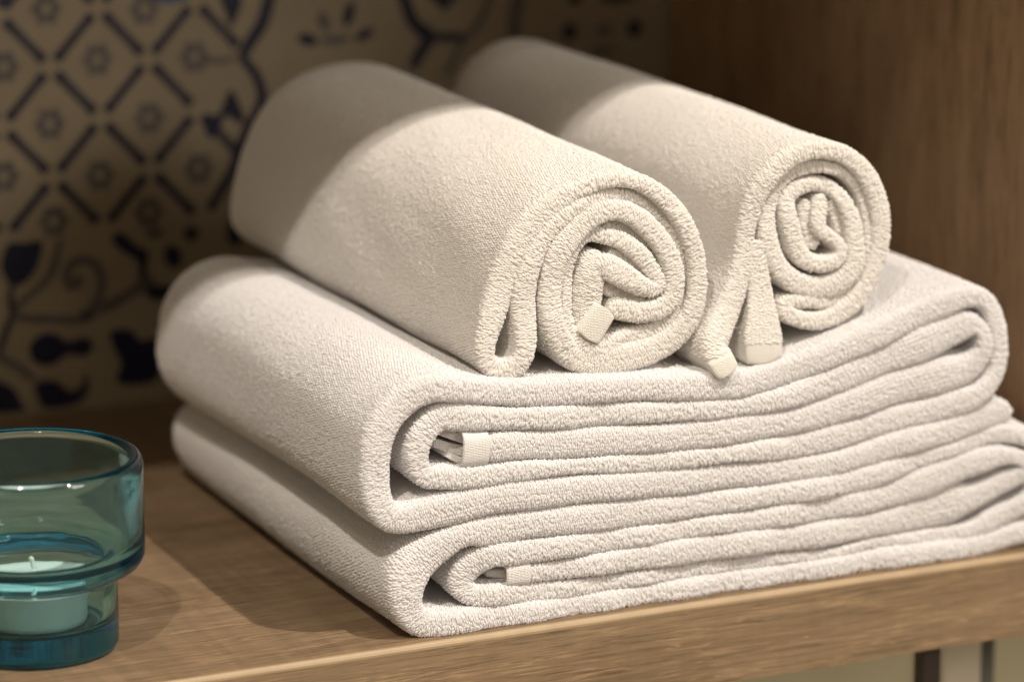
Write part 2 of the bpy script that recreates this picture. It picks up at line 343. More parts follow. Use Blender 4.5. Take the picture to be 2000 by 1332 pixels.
    'UPPER_FOLD_A': [[10.4,76.1,1.3,8.0],[16.0,73.9,1.53,5.0],[22.8,71.6,1.88,3.0]],
    'UPPER_FOLD_B': [[10.9,70.8,1.68,9.0],[16.4,68.6,1.83,6.0],[23.3,66.7,2.06,4.0]],
    'UPPER_FOLD_C': [[14.4,67.0,1.14,7.0],[18.6,64.5,1.27,4.0],[23.6,62.6,1.52,3.0]],
    'LOWER_FOLD_A': [[31.3,18.5,1.3,8.0],[35.5,18.6,1.5,5.0],[41.5,18.6,1.76,4.0]],
    'LOWER_FOLD_B': [[32.3,15.0,1.2,8.0],[36.1,15.3,1.41,5.0],[41.5,16.1,1.64,4.0]],
    'ROLL_NEAR_FILL': [[[80.6,143.6,2.5,4.0],[91.2,142.6,2.82,4.0],[101.1,134.0,2.94,4.0],[106.8,123.9,2.63,4.0]],[[83.2,134.5,2.04,4.0],[92.4,129.8,2.32,4.0],[101.2,122.3,2.12,4.0]],[[80.1,121.8,2.44,3.5],[88.0,118.3,2.65,3.5],[98.0,114.2,2.29,3.5]]],
    'ROLL_FAR_FILL': [[[167.0,145.6,3.06,5.0],[168.2,138.1,3.26,4.5],[171.3,126.4,3.68,4.0]],[[179.1,144.5,2.79,5.0],[182.1,137.2,2.98,4.5],[184.7,130.3,2.81,4.0]],[[153.4,137.6,2.47,4.0],[155.9,141.3,2.69,4.0],[157.2,146.1,2.72,4.0]]],
}
MOTIFS = [
    ('leaf',0,[[-31.7,78.1],[-24.2,78.0],[-16.4,77.8],[-17.6,69.3],[-21.6,62.5],[-26.6,59.3],[-30.9,59.7],[-34.0,63.8],[-35.3,69.7]]),
    ('scroll',1,3.2,[[-8.0,77.9],[-9.7,70.6],[-12.5,63.0],[-18.7,56.9],[-28.4,50.0],[-30.8,46.8]]),
    ('scroll',0,2.5,[[-30.4,59.9],[-31.6,51.9],[-30.6,46.5],[-33.7,39.6],[-36.5,32.5],[-40.0,27.2]]),
    ('scroll',1,3.6,[[0.7,57.5],[-3.0,55.6],[-5.3,59.0],[-4.6,64.1],[-1.2,67.0],[3.6,67.5],[8.8,64.2],[11.3,57.4],[9.6,49.6],[4.4,43.1],[-1.0,40.6],[-10.5,41.8],[-24.3,43.7],[-30.8,46.3]]),
    ('petal',1,[-0.0,58.5],2.7,2.7,0),
    ('petal',0,[4.4,42.4],3.2,3.0,0),
    ('scroll',1,4.1,[[4.4,42.4],[17.3,46.9],[27.3,51.8],[35.7,55.7]]),
    ('petal',0,[-15.2,28.8],8.4,7.5,0),
    ('petal',0,[0.6,28.2],5.7,4.3,0),
    ('petal',0,[-6.6,28.3],4.6,3.4,0),
    ('leaf',0,[[14.7,33.6],[24.2,33.3],[28.9,28.0],[36.5,28.4],[37.8,21.1],[35.1,8.8],[17.5,9.8],[19.2,18.4],[16.0,25.9]]),
    ('leaf',0,[[-21.4,13.5],[-12.3,14.1],[-5.5,8.6],[0.1,10.1],[2.9,16.7],[3.1,7.0],[-3.5,2.0],[-16.5,1.9],[-19.5,5.3]]),
    ('leaf',0,[[-44.5,17.9],[-37.5,16.5],[-31.2,12.2],[-27.2,4.0],[-27.3,1.7],[-45.0,3.7]]),
    ('scroll',1,3.2,[[-41.8,29.8],[-37.1,27.4],[-29.3,22.3],[-21.4,15.4]]),
    ('leaf',0,[[16.9,77.4],[21.7,77.9],[27.4,72.2],[33.3,68.1],[32.4,58.4],[36.9,53.0],[44.9,51.2],[39.9,45.8],[33.6,47.2],[28.9,55.2],[28.1,64.2],[21.5,69.5],[17.2,73.6]]),
    ('petal',0,[45.0,65.1],3.9,5.5,20),
    ('petal',0,[54.0,74.8],3.4,3.4,0),
    ('petal',1,[36.5,76.5],4.3,2.3,0),
    ('petal',0,[75.2,73.8],3.9,6.8,0),
    ('scroll',0,5.0,[[94.7,182.4],[93.4,177.9],[90.0,167.7],[84.7,160.2],[79.6,152.7]]),
    ('scroll',0,4.1,[[79.6,152.7],[86.2,145.0],[89.4,135.3],[87.6,128.4],[81.2,117.9],[74.8,102.6],[68.4,92.6],[62.8,84.8]]),
    ('leaf',0,[[70.1,181.3],[79.9,180.6],[79.0,173.5],[74.5,166.7],[72.9,172.3]]),
    ('scroll',1,2.3,[[61.0,152.2],[69.6,152.1],[76.9,152.9]]),
    ('leaf',0,[[61.0,128.2],[68.1,128.1],[74.0,138.5],[78.3,131.9],[80.8,123.3],[75.9,124.4],[71.5,126.9],[68.0,119.7],[63.0,118.0]]),
    ('petal',0,[111.9,158.5],5.0,2.7,-20),
    ('petal',1,[119.8,166.3],2.7,5.0,20),
    ('petal',0,[132.1,168.7],2.7,5.7,-15),
    ('petal',0,[139.8,158.9],5.0,2.3,25),
    ('petal',1,[125.4,157.5],7.7,2.0,0),
    ('scroll',0,5.0,[[158.5,177.0],[159.8,173.4],[164.3,162.3],[172.4,155.8],[167.8,149.3],[163.4,141.8]]),
    ('scroll',0,3.6,[[172.4,155.8],[182.7,154.4],[189.2,154.4]]),
    ('leaf',0,[[172.0,175.0],[186.7,174.0],[182.8,170.0],[179.7,166.9],[175.6,170.5]]),
    ('scroll',1,2.7,[[203.5,172.9],[197.0,160.3],[187.9,150.2],[179.6,136.6]]),
    ('scroll',1,5.5,[[217.4,173.1],[215.3,160.2],[214.8,151.9]]),
    ('petal',0,[243.6,152.7],3.9,4.3,0),
    ('petal',0,[277.6,152.0],3.9,4.3,0),
    ('petal',0,[246.2,168.1],3.6,2.7,0),
    ('petal',0,[268.4,167.1],9.6,2.3,0),
    ('petal',1,[261.7,152.4],3.6,2.7,0),
    ('petal',1,[260.7,142.6],6.8,2.0,0),
    ('petal',0,[-30.0,185.2],3.6,3.0,0),
    ('petal',2,[47.2,184.1],10.0,4.6,0),
    ('flower',1,[11.8,156.8]),
    ('flower',1,[-11.0,129.9]),
    ('flower',1,[35.3,128.9]),
    ('flower',1,[11.6,105.0]),
    ('flower',1,[-31.0,156.6]),
    ('flower',1,[57.4,154.6]),
    ('flower',1,[-32.6,108.4]),
    ('flower',1,[-11.1,180.8]),
    ('flower',1,[34.3,177.7]),
    ('flower',1,[-10.4,86.4]),
    ('flower',1,[34.0,86.3]),
    ('flower',1,[58.3,104.0]),
]


# ------------------------------------------------------------------ setting: shelf unit, walls
EDGE_Y = -0.0066
unit = thing('shelf_unit', 'pale oak shelf with honey-coloured front edge and dark wood side panel', 'shelf')
bm = box_bm(-0.75, 0.90, EDGE_Y + 0.0020, 0.3640, -0.0330, 0.0, 0.0)
bm_obj('shelf_board', bm, MAT_OAK, unit)
# edging strip glued on the front of the board, with a chamfered honey-coloured upper arris
bm = box_bm(-0.75, 0.90, EDGE_Y, EDGE_Y + 0.0019, -0.0332, -0.0021, 0.0)
front = bm_obj('front_edging', bm, MAT_OAK_FRONT, unit)
prof = [(EDGE_Y - 0.0001, -0.0022), (EDGE_Y - 0.0001, -0.0013), (EDGE_Y + 0.0003, -0.0005), (EDGE_Y + 0.0010, 0.0001), (EDGE_Y + 0.0021, 0.0002), (EDGE_Y + 0.0021, -0.0022)]
nx = 60
vs, fs = [], []
for i in range(nx + 1):
    x = -0.75 + 1.65 * i / nx
    j = 0.00012 * math.sin(i * 1.7) + 0.0001 * math.sin(i * 4.1)
    for y, z in prof: vs.append((x, y, z + j * (1 if z < -0.002 else 0)))
n = len(prof)
for i in range(nx):
    for k in range(n):
        fs.append((i * n + k, i * n + (k + 1) % n, (i + 1) * n + (k + 1) % n, (i + 1) * n + k))
mesh_obj('edge_strip', vs, fs, MAT_STRIP, front, smooth=False)
bm_obj('side_panel', box_bm(0.2956, 0.3136, EDGE_Y + 0.001, 0.3640, 0.0006, 0.3790, 0.0008), MAT_DARKWOOD, unit)
bm_obj('upper_board', box_bm(-0.75, 0.90, EDGE_Y, 0.3640, 0.3800, 0.4130, 0.0008), MAT_OAK, unit)

WALL_Y = 0.365
wall = bm_obj('back_wall', box_bm(-0.80, 0.3130, WALL_Y, WALL_Y + 0.02, -0.001, 0.60), MAT_TILE)
wall['kind'] = 'structure'
lower = bm_obj('lower_wall', box_bm(-0.80, 1.60, WALL_Y + 0.001, WALL_Y + 0.02, -0.90, -0.0015), MAT_PALE)
lower['kind'] = 'structure'

INKS = [MAT_INK, MAT_INK_MID, MAT_INK_BLUE]
def closed_spline(pts, per=6):
    pts = np.array(pts, float); m = len(pts); out = []
    for i in range(m):
        p0, p1, p2, p3 = pts[i - 1], pts[i], pts[(i + 1) % m], pts[(i + 2) % m]
        for k in range(per):
            t = k / per
            out.append(0.5 * ((2 * p1) + (p2 - p0) * t + (2 * p0 - 5 * p1 + 4 * p2 - p3) * t * t + (3 * p1 - p0 - 3 * p2 + p3) * t ** 3))
    return out
def open_spline(pts, per=7):
    pts = np.array(pts, float); m = len(pts); out = []
    for i in range(m - 1):
        p0, p1, p2, p3 = pts[max(i - 1, 0)], pts[i], pts[i + 1], pts[min(i + 2, m - 1)]
        for k in range(per):
            t = k / per
            out.append(0.5 * ((2 * p1) + (p2 - p0) * t + (2 * p0 - 5 * p1 + 4 * p2 - p3) * t * t + (3 * p1 - p0 - 3 * p2 + p3) * t ** 3))
    out.append(pts[-1])
    return out
def paint_mesh(name, outline, depth=0.35):
    """A painted motif: outline in mm on the wall plane, standing a hair proud of the glaze."""
    m = len(outline)
    vs = [(x / 1000, WALL_Y - depth / 1000, z / 1000) for x, z in outline] + [(x / 1000, WALL_Y + 0.0002, z / 1000) for x, z in outline]
    fs = [tuple(range(m))] + [(i, (i + 1) % m, m + (i + 1) % m, m + i) for i in range(m)]
    bm = bmesh.new()
    bv = [bm.verts.new(v) for v in vs]
    for f in fs:
        try: bm.faces.new([bv[i] for i in f])
        except ValueError: pass
    return bm
def ribbon(pts, w):
    c = np.array(open_spline(pts)); t = np.gradient(c, axis=0)
    t /= np.linalg.norm(t, axis=1)[:, None] + 1e-9
    nrm = np.stack([-t[:, 1], t[:, 0]], 1)
    k = np.linspace(0, 1, len(c))
    ww = (w * 0.62) * (0.55 + 0.45 * np.sin(np.pi * np.clip(k * 0.9 + 0.05, 0, 1)) ** 0.5)[:, None]
    return list(c + nrm * ww) + list((c - nrm * ww)[::-1])
for i, mt in enumerate(MOTIFS):
    dpt = 0.30 + 0.015 * (i % 9)
    if mt[0] == 'leaf':
        bm_obj('painted_leaf', paint_mesh('leaf', closed_spline(mt[2]), dpt), INKS[mt[1]], wall)
    elif mt[0] == 'scroll':
        bm_obj('painted_scroll', paint_mesh('scroll', ribbon(mt[3], mt[2]), dpt), INKS[mt[1]], wall)
    elif mt[0] == 'petal':
        (cx, cz), rx, rz, rot = mt[2], mt[3], mt[4], math.radians(mt[5])
        pts = []
        for k in range(28):
            a = 2 * math.pi * k / 28
            x, z = rx * math.cos(a), rz * math.sin(a)
            pts.append((cx + x * math.cos(rot) - z * math.sin(rot), cz + x * math.sin(rot) + z * math.cos(rot)))
        bm_obj('painted_petal', paint_mesh('petal', pts, dpt), INKS[mt[1]], wall)
    elif mt[0] == 'flower':
        cx, cz = mt[2]
        bm = bmesh.new()
        m = 48; ro, ri = [], []
        for k in range(m):
            a = 2 * math.pi * k / m + math.pi / 6
            R = 6.3 + 1.0 * math.cos(6 * a)
            ro.append(bm.verts.new(((cx + R * math.cos(a)) / 1000, WALL_Y - dpt / 1000, (cz + R * 1.08 * math.sin(a)) / 1000)))
            ri.append(bm.verts.new(((cx + 2.3 * math.cos(a)) / 1000, WALL_Y - dpt / 1000, (cz + 2.3 * math.sin(a)) / 1000)))
        for k in range(m):
            bm.faces.new((ro[k], ro[(k + 1) % m], ri[(k + 1) % m], ri[k]))
        geo = bmesh.ops.extrude_face_region(bm, geom=list(bm.faces))
        for v in [g for g in geo['geom'] if isinstance(g, bmesh.types.BMVert)]: v.co.y = WALL_Y + 0.0002
        bm_obj('painted_flower', bm, MAT_INK_MID, wall)

def bar_outline(dx, dz, w):
    """bone-shaped bar between two lattice nodes, thicker at both ends"""
    L = math.hypot(dx, dz); ux, uz = dx / L, dz / L
    ts = np.linspace(0.11, 0.89, 15)
    hw = [w * (0.5 + 0.55 * max(0, abs(t - 0.5) / 0.39 - 0.6)) for t in ts]
    hw[0] *= 0.5; hw[-1] *= 0.5
    a = [(ux * L * t - uz * h, uz * L * t + ux * h) for t, h in zip(ts, hw)]
    b = [(ux * L * t + uz * h, uz * L * t - ux * h) for t, h in zip(ts, hw)]
    return a + b[::-1]
HX, HZ = 22.7, 24.6
me_up = me_dn = None
for i in range(-7, 3):
    for j in range(-2, 5):
        if (i + j) % 2: continue
        x0, z0 = 12.7 + HX * i, 130.5 + HZ * j
        for kind in (1, -1):
            if (i, j) == (2, 0) and kind > 0: continue
            if j == -2 and kind < 0: continue
            if i >= 2 and j <= -1: continue
            if kind > 0 and me_up or kind < 0 and me_dn:
                o = bpy.data.objects.new('lattice_bar', me_up if kind > 0 else me_dn)
                COL.objects.link(o); o.parent = wall
            else:
                o = bm_obj('lattice_bar', paint_mesh('bar', bar_outline(HX, HZ * kind, 3.9 if kind > 0 else 4.4), 0.28 if kind > 0 else 0.24), MAT_INK if kind > 0 else MAT_INK_SOFT, wall)
                if kind > 0: me_up = o.data
                else: me_dn = o.data
            o.location = (x0 / 1000, 0, z0 / 1000)

# uprights seen under the shelf
t = thing('shelf_bracket', 'dark bronze upright fixed under the front edge of the shelf', 'bracket')
bm_obj('upright', box_bm(0.2192, 0.2274, 0.004, 0.011, -0.45, -0.0334, 0.0006), MAT_POST_DARK, t)
bm_obj('top_plate', box_bm(0.2195, 0.2271, 0.0112, 0.060, -0.0375, -0.0334, 0.0004), MAT_POST_DARK, t)
t = thing('table_leg', 'pale square leg behind the dark upright below the shelf', 'leg')
bm_obj('leg_post', box_bm(0.2640, 0.2830, 0.060, 0.085, -0.60, -0.0336, 0.0015), MAT_POST_PALE, t)
t = thing('metal_pipe', 'slim grey metal pipe beside the pale leg below the shelf', 'pipe')
lathe('pipe_tube', [(0, 0), (0.0052, 0), (0.0052, 0.566), (0, 0.566)], MAT_POST_GREY, t, 40, (0.2925, 0.075, -0.60))

# ------------------------------------------------------------------ towels
def wobble(s, y, seed):
    r = np.random.default_rng(seed); out = 0
    for k in range(7):
        fs, fy = r.uniform(12, 75), r.uniform(4, 34)
        out = out + np.sin(s * fs + y * fy + r.uniform(0, 6.28)) / (1 + k * 0.35)
    return out / 2.6

def even_angles(count, ends=False):
    """angles that space points evenly along the squared-off round of a cloth edge"""
    t = np.linspace(0, math.pi, 2001)
    o = np.sign(np.cos(t)) * np.abs(np.cos(t)) ** 0.66; q = np.maximum(np.sin(t), 0) ** 0.66
    L = np.r_[0, np.cumsum(np.hypot(np.diff(o), 0.8 * np.diff(q)))]
    want = np.linspace(0, 1, count) if ends else (np.arange(count) + 0.5) / count
    return np.interp(want * L[-1], L, t)

class Sheet:
    """A thick cloth layer following a folded path in the XZ plane and running back along Y."""
    def __init__(self, ctrl, y0, length, step=1.25, seed=1, floor=None, fray=0.0012, amp=1.0, drift=(0, 0), flat=False):
        c = np.array(ctrl, float); self.seed = seed
        c[:, :3] /= 1000; c[:, 3] /= 1000
        c[:, 2] = c[:, 2] if flat else np.maximum(c[:, 2] - 0.00035, 0.0006)
        pts = [c[0]]
        fine = []
        m = len(c)
        for i in range(m - 1):
            p0, p1, p2, p3 = c[max(i - 1, 0)], c[i], c[i + 1], c[min(i + 2, m - 1)]
            nseg = max(3, int(np.linalg.norm((p2 - p1)[:2]) / 0.0004))
            tt = np.linspace(0, 1, nseg, endpoint=False)[:, None]
            fine.append(0.5 * ((2 * p1) + (p2 - p0) * tt + (2 * p0 - 5 * p1 + 4 * p2 - p3) * tt ** 2 + (3 * p1 - p0 - 3 * p2 + p3) * tt ** 3))
        fine.append(c[-1:])
        f = np.vstack(fine)
        seg = np.r_[0, np.cumsum(np.linalg.norm(np.diff(f[:, :2], axis=0), axis=1))]
        n = max(8, int(seg[-1] / (step / 1000)))
        s = np.linspace(0, seg[-1], n)
        f = np.stack([np.interp(s, seg, f[:, k]) for k in range(4)], 1)
        for _ in range(2):
            f[1:-1] = 0.25 * f[:-2] + 0.5 * f[1:-1] + 0.25 * f[2:]
        self.s, self.p, self.h, self.rec = s, f[:, :2], f[:, 2], f[:, 3]
        tg = np.gradient(self.p, s, axis=0); tg /= np.linalg.norm(tg, axis=1)[:, None]
        self.t = tg; self.n = np.stack([-tg[:, 1], tg[:, 0]], 1)
        ang = np.unwrap(np.arctan2(tg[:, 1], tg[:, 0])); kap = np.gradient(ang, s)
        kap = np.convolve(np.pad(kap, 3, mode='edge'), np.ones(7) / 7, 'valid')
        # the side towards the centre of curvature cannot be thicker than the bend radius
        lim = np.where(np.abs(kap) > 1e-6, 0.85 / np.maximum(np.abs(kap), 1e-6), 1)
        self.h = self.h * (1 + (0 if flat else 0.10) * wobble(s * 1.6, 0 * s, seed + 3))
        hp = np.where(kap > 0, np.minimum(self.h, lim), self.h)
        hm = np.where(kap < 0, np.minimum(self.h, lim), self.h)
        edge = np.minimum(np.minimum(s, s[-1] - s) / np.maximum(self.h * (0.2 if flat else 1), 1e-4), 1)
        round_ = np.sqrt(np.maximum(0.04, 1 - (1 - edge) ** 2))
        self.hp, self.hm = hp * round_, hm * round_
        self.front = y0 + self.rec + fray * (wobble(s, 0 * s, seed + 5) + 0.7 * wobble(s * 3.1, 0 * s, seed + 6))
        self.back = y0 + length + 0.004 * wobble(s * 0.5, 0 * s, seed + 9)
        self.b = np.clip(self.h * (0.22 if flat else 0.72), 0.0006, 0.0060)
        self.amp, self.floor, self.drift = amp, floor, drift
    def surf(self, si, side, th=None, y=None):
        """si: path position (m); side: o in [-1,1]; th: angle on the rounded front edge, or y: depth on the flank"""
        g = lambda a: np.interp(si, self.s, a)
        hp, hm, b = g(self.hp), g(self.hm), g(self.b)
        nx, nz = g(self.n[:, 0]), g(self.n[:, 1]); l = np.hypot(nx, nz); nx, nz = nx / l, nz / l
        if th is not None:
            cs_, sn_ = np.cos(th), np.maximum(np.sin(th), 0)
            o = np.sign(cs_) * np.abs(cs_) ** 0.66; yy = g(self.front) + b * (1 - sn_ ** 0.66)
        else:
            o = side; yy = y
        off = np.where(o > 0, o * hp, o * hm)
        d = np.clip((yy - g(self.front)) / 0.05, 0.08, 1.0)
        w = (0.0013 * self.amp) * d * wobble(si, yy, self.seed)
        w = w + (0.00035 * min(self.amp, 1)) * np.clip(d * 3, 0.3, 1) * wobble(si * 3.0, yy * 2.6, self.seed + 20)
        dy = yy - g(self.front)
        X = g(self.p[:, 0]) + nx * (off + w) + self.drift[0] * dy
        Z = g(self.p[:, 1]) + nz * (off + w) + self.drift[1] * dy
        if self.floor is not None: Z = np.maximum(Z, self.floor)
        return np.stack([X, yy, Z], -1)
    def mesh(self):
        n = len(self.s)
        cols = []
        ys = np.r_[np.linspace(0, 0.03, 9)[:-1], np.linspace(0.03, 1, 26)]
        f, bk, b = self.front, self.back, self.b
        def depth(k):
            a0, a1 = f + b, bk - b
            return a0 + (a1 - a0) * k
        kk = np.r_[np.linspace(0, 0.12, 8)[:-1], np.linspace(0.12, 1, 22)]
        for k in kk[::-1]: cols.append(self.surf(self.s, np.ones(n), y=depth(k)))
        for th in even_angles(13, True)[1:-1]: cols.append(self.surf(self.s, None, th=np.full(n, th)))
        for k in kk: cols.append(self.surf(self.s, -np.ones(n), y=depth(k)))
        for th in np.linspace(0, math.pi, 7)[1:-1]:
            o = -np.cos(th); cols.append(self.surf(self.s, np.full(n, o), y=bk - b + b * np.sin(th)))
        V = np.stack(cols, 1); m = V.shape[1]
        verts = V.reshape(-1, 3)
        i, k = np.meshgrid(np.arange(n - 1), np.arange(m), indexing='ij')
        k2 = (k + 1) % m
        F = np.stack([i * m + k, i * m + k2, (i + 1) * m + k2, (i + 1) * m + k], -1).reshape(-1, 4)
        faces = [tuple(q) for q in F.tolist()] + [tuple(range(m))[::-1], tuple((n - 1) * m + q for q in range(m))]
        return verts, faces
    def frames(self, si, side, th=None, y=None):
        e = 2e-4
        P = self.surf(si, side, th, y)
        S = self.surf(si + e, side, th, y) - self.surf(si - e, side, th, y)
        if th is not None: U = self.surf(si, side, np.minimum(th + 0.03, math.pi), None) - self.surf(si, side, np.maximum(th - 0.03, 0), None)
        else: U = self.surf(si, side, None, y - e * side) - self.surf(si, side, None, y + e * side)
        nrm = lambda a: a / (np.linalg.norm(a, axis=-1, keepdims=True) + 1e-12)
        S, U = nrm(S), nrm(U)
        N = nrm(np.cross(U, S))
        return P, S, U, N

def loop_points(sh, bvh, s0=0.0, s1=None, ps=0.00088, pu=0.00134, deep=True):
    """roots of the terry loops, staggered rows over the rounded edge and the open flanks"""
    s1 = s1 if s1 is not None else sh.s[-1] - 0.001
    P, S, U, N = [], [], [], []
    cnt = int((s1 - s0) / ps)
    def add(a): 
        for L, q in zip((P, S, U, N), a): L.append(q)
    rows = 13
    row_angles = even_angles(rows)
    for r in range(rows):
        th = row_angles[r]
        si = s0 + (np.arange(cnt) + (0.5 if r % 2 else 0) + rng.normal(0, 0.16, cnt)) * ps
        tt = th + rng.normal(0, 0.018, cnt)
        hh = np.interp(si, sh.s, sh.h)
        keep = (rng.random(cnt) < np.clip(math.pi * hh / (rows * pu) * 1.05, 0.3, 1)) & (si > s0) & (si < s1)
        add(sh.frames(si[keep], None, th=tt[keep]))
    ylim = float(sh.back.min()) - 0.004
    for side in (1.0, -1.0):
        cs = np.arange(s0, s1, 0.004)
        base = np.interp(cs, sh.s, sh.front + sh.b)
        cy = np.arange(0.004, ylim - float(sh.front.min()), 0.008)
        mask = np.zeros((len(cs), len(cy)), bool)
        for b_, dy in enumerate(cy):
            Pc, _, _, Nc = sh.frames(cs, np.full(len(cs), side), y=base + dy)
            for a_ in range(len(cs)):
                nv = Vector(Nc[a_]); org = Vector(Pc[a_]) + nv * 0.0012
                ok = False
                for extra in (Vector((0, 0, 0)), Vector((0, -1.2, 0)), Vector((-1, -0.6, 0.3)), Vector((0.8, -0.8, 0.3)), Vector((0, -0.5, 1.2))):
                    dv = (nv + extra).normalized()
                    if dv.dot(nv) < 0.1: continue
                    if bvh.ray_cast(org, dv, 0.045)[0] is None: ok = True; break
                if dy < 0.009: ok = True
                mask[a_, b_] = ok
        row = 0
        y = 0.0006
        while y < cy[-1]:
            if not deep and y > 0.03: break
            si = s0 + (np.arange(cnt) + (0.5 if row % 2 else 0) + rng.normal(0, 0.10, cnt)) * ps
            yy = np.interp(si, sh.s, sh.front + sh.b) + y + rng.normal(0, 0.00009, cnt)
            ia = np.clip(((si - s0) / 0.004).round().astype(int), 0, len(cs) - 1)
            ib = int(np.clip(round((y - 0.004) / 0.008), 0, len(cy) - 1))
            keep = mask[ia, ib] & (si > s0) & (si < s1)
            if keep.any(): add(sh.frames(si[keep], np.full(keep.sum(), side), y=yy[keep]))
            y += pu * 1.16; row += 1
    return [np.concatenate(q) for q in (P, S, U, N)]

def quats(S, U, N):
    """rotation taking local x,y,z to U,S',N"""
    X = U - N * np.sum(U * N, -1, keepdims=True); X /= np.linalg.norm(X, axis=-1, keepdims=True) + 1e-12
    jit = rng.normal(0, 0.17, len(X))[:, None]
    Y = np.cross(N, X)
    X, Y = X * np.cos(jit) + Y * np.sin(jit), Y * np.cos(jit) - X * np.sin(jit)
    tilt = rng.normal(0, 0.10, len(X))[:, None]
    N, Y = N * np.cos(tilt) + Y * np.sin(tilt), Y * np.cos(tilt) - N * np.sin(tilt)
    out = np.zeros((len(X), 4))
    for i in range(len(X)):
        q = Matrix((X[i], Y[i], N[i])).transposed().to_quaternion()
        out[i] = (q.w, q.x, q.y, q.z)
    return out

def loop_group(mat):
    ng = bpy.data.node_groups.new('terry_loops', 'GeometryNodeTree')
    ng.interface.new_socket('Geometry', in_out='INPUT', socket_type='NodeSocketGeometry')
    ng.interface.new_socket('Geometry', in_out='OUTPUT', socket_type='NodeSocketGeometry')
    gi = ng.nodes.new('NodeGroupInput'); go = ng.nodes.new('NodeGroupOutput')
    L = ng.links.new
    geos = []
    mm = 0.00062
    for a, b_, c, d in (((-0.95, 0.05, -0.25), (-1.15, -0.2, 1.15), (0.75, 0.3, 1.30), (1.05, 0.0, -0.2)),
                        ((-0.80, -0.05, -0.25), (-0.55, 0.35, 1.45), (0.95, -0.3, 1.00), (1.15, 0.05, -0.2))):
        bz = ng.nodes.new('GeometryNodeCurvePrimitiveBezierSegment')
        bz.inputs['Resolution'].default_value = 6
        for k, v in zip(('Start', 'Start Handle', 'End Handle', 'End'), (a, b_, c, d)):
            bz.inputs[k].default_value = tuple(q * mm for q in v)
        cc = ng.nodes.new('GeometryNodeCurvePrimitiveCircle')
        cc.inputs['Resolution'].default_value = 6
        cc.inputs['Radius'].default_value = 0.00034
        cm = ng.nodes.new('GeometryNodeCurveToMesh')
        L(bz.outputs[0], cm.inputs['Curve']); L(cc.outputs[0], cm.inputs['Profile Curve'])
        sm = ng.nodes.new('GeometryNodeSetMaterial'); sm.inputs['Material'].default_value = mat
        L(cm.outputs[0], sm.inputs['Geometry'])
        ss = ng.nodes.new('GeometryNodeSetShadeSmooth')
        L(sm.outputs[0], ss.inputs['Geometry'])
        geos.append(ss.outputs[0])
    g2i = ng.nodes.new('GeometryNodeGeometryToInstance')
    for g in geos[::-1]: L(g, g2i.inputs[0])
    iop = ng.nodes.new('GeometryNodeInstanceOnPoints')
    L(gi.outputs[0], iop.inputs['Points']); L(g2i.outputs[0], iop.inputs['Instance'])
    iop.inputs['Pick Instance'].default_value = True
    for attr, typ, sock in (('loop_rot', 'QUATERNION', 'Rotation'), ('loop_scale', 'FLOAT_VECTOR', 'Scale'), ('loop_kind', 'INT', 'Instance Index')):
        na = ng.nodes.new('GeometryNodeInputNamedAttribute'); na.data_type = typ
        na.inputs['Name'].default_value = attr
        out = [o for o in na.outputs if o.enabled and o.name == 'Attribute'][0]
        L(out, iop.inputs[sock])
    L(iop.outputs[0], go.inputs[0])
    return ng
LOOPS = {m.name: loop_group(m) for m in (MAT_COTTON_PILE, MAT_CREAM_PILE)}

def pile_object(parts, mat, parent):
    P, S, U, N = [np.concatenate(q) for q in zip(*parts)]
    me = bpy.data.meshes.new('terry_pile')
    me.vertices.add(len(P)); me.vertices.foreach_set('co', P.astype(np.float32).ravel())
    at = me.attributes.new('loop_rot', 'QUATERNION', 'POINT'); at.data.foreach_set('value', quats(S, U, N).astype(np.float32).ravel())
    sc = rng.normal(1.0, 0.13, (len(P), 1)).clip(0.65, 1.4) * np.stack([rng.normal(1, .1, len(P)), rng.normal(1, .1, len(P)), rng.normal(0.57, .09, len(P)) * np.where(rng.random(len(P)) < 0.04, 1.25, 1.0)], 1)
    at = me.attributes.new('loop_scale', 'FLOAT_VECTOR', 'POINT'); at.data.foreach_set('vector', sc.astype(np.float32).ravel())
    at = me.attributes.new('loop_kind', 'INT', 'POINT'); at.data.foreach_set('value', rng.integers(0, 2, len(P)).astype(np.int32))
    me.materials.append(mat)
    o = bpy.data.objects.new('terry_pile', me)
    COL.objects.link(o); o.parent = parent
    o['kind'] = 'stuff'
    md = o.modifiers.new('loops', 'NODES'); md.node_group = LOOPS[mat.name]
    print('terry loops', len(P))
    return o

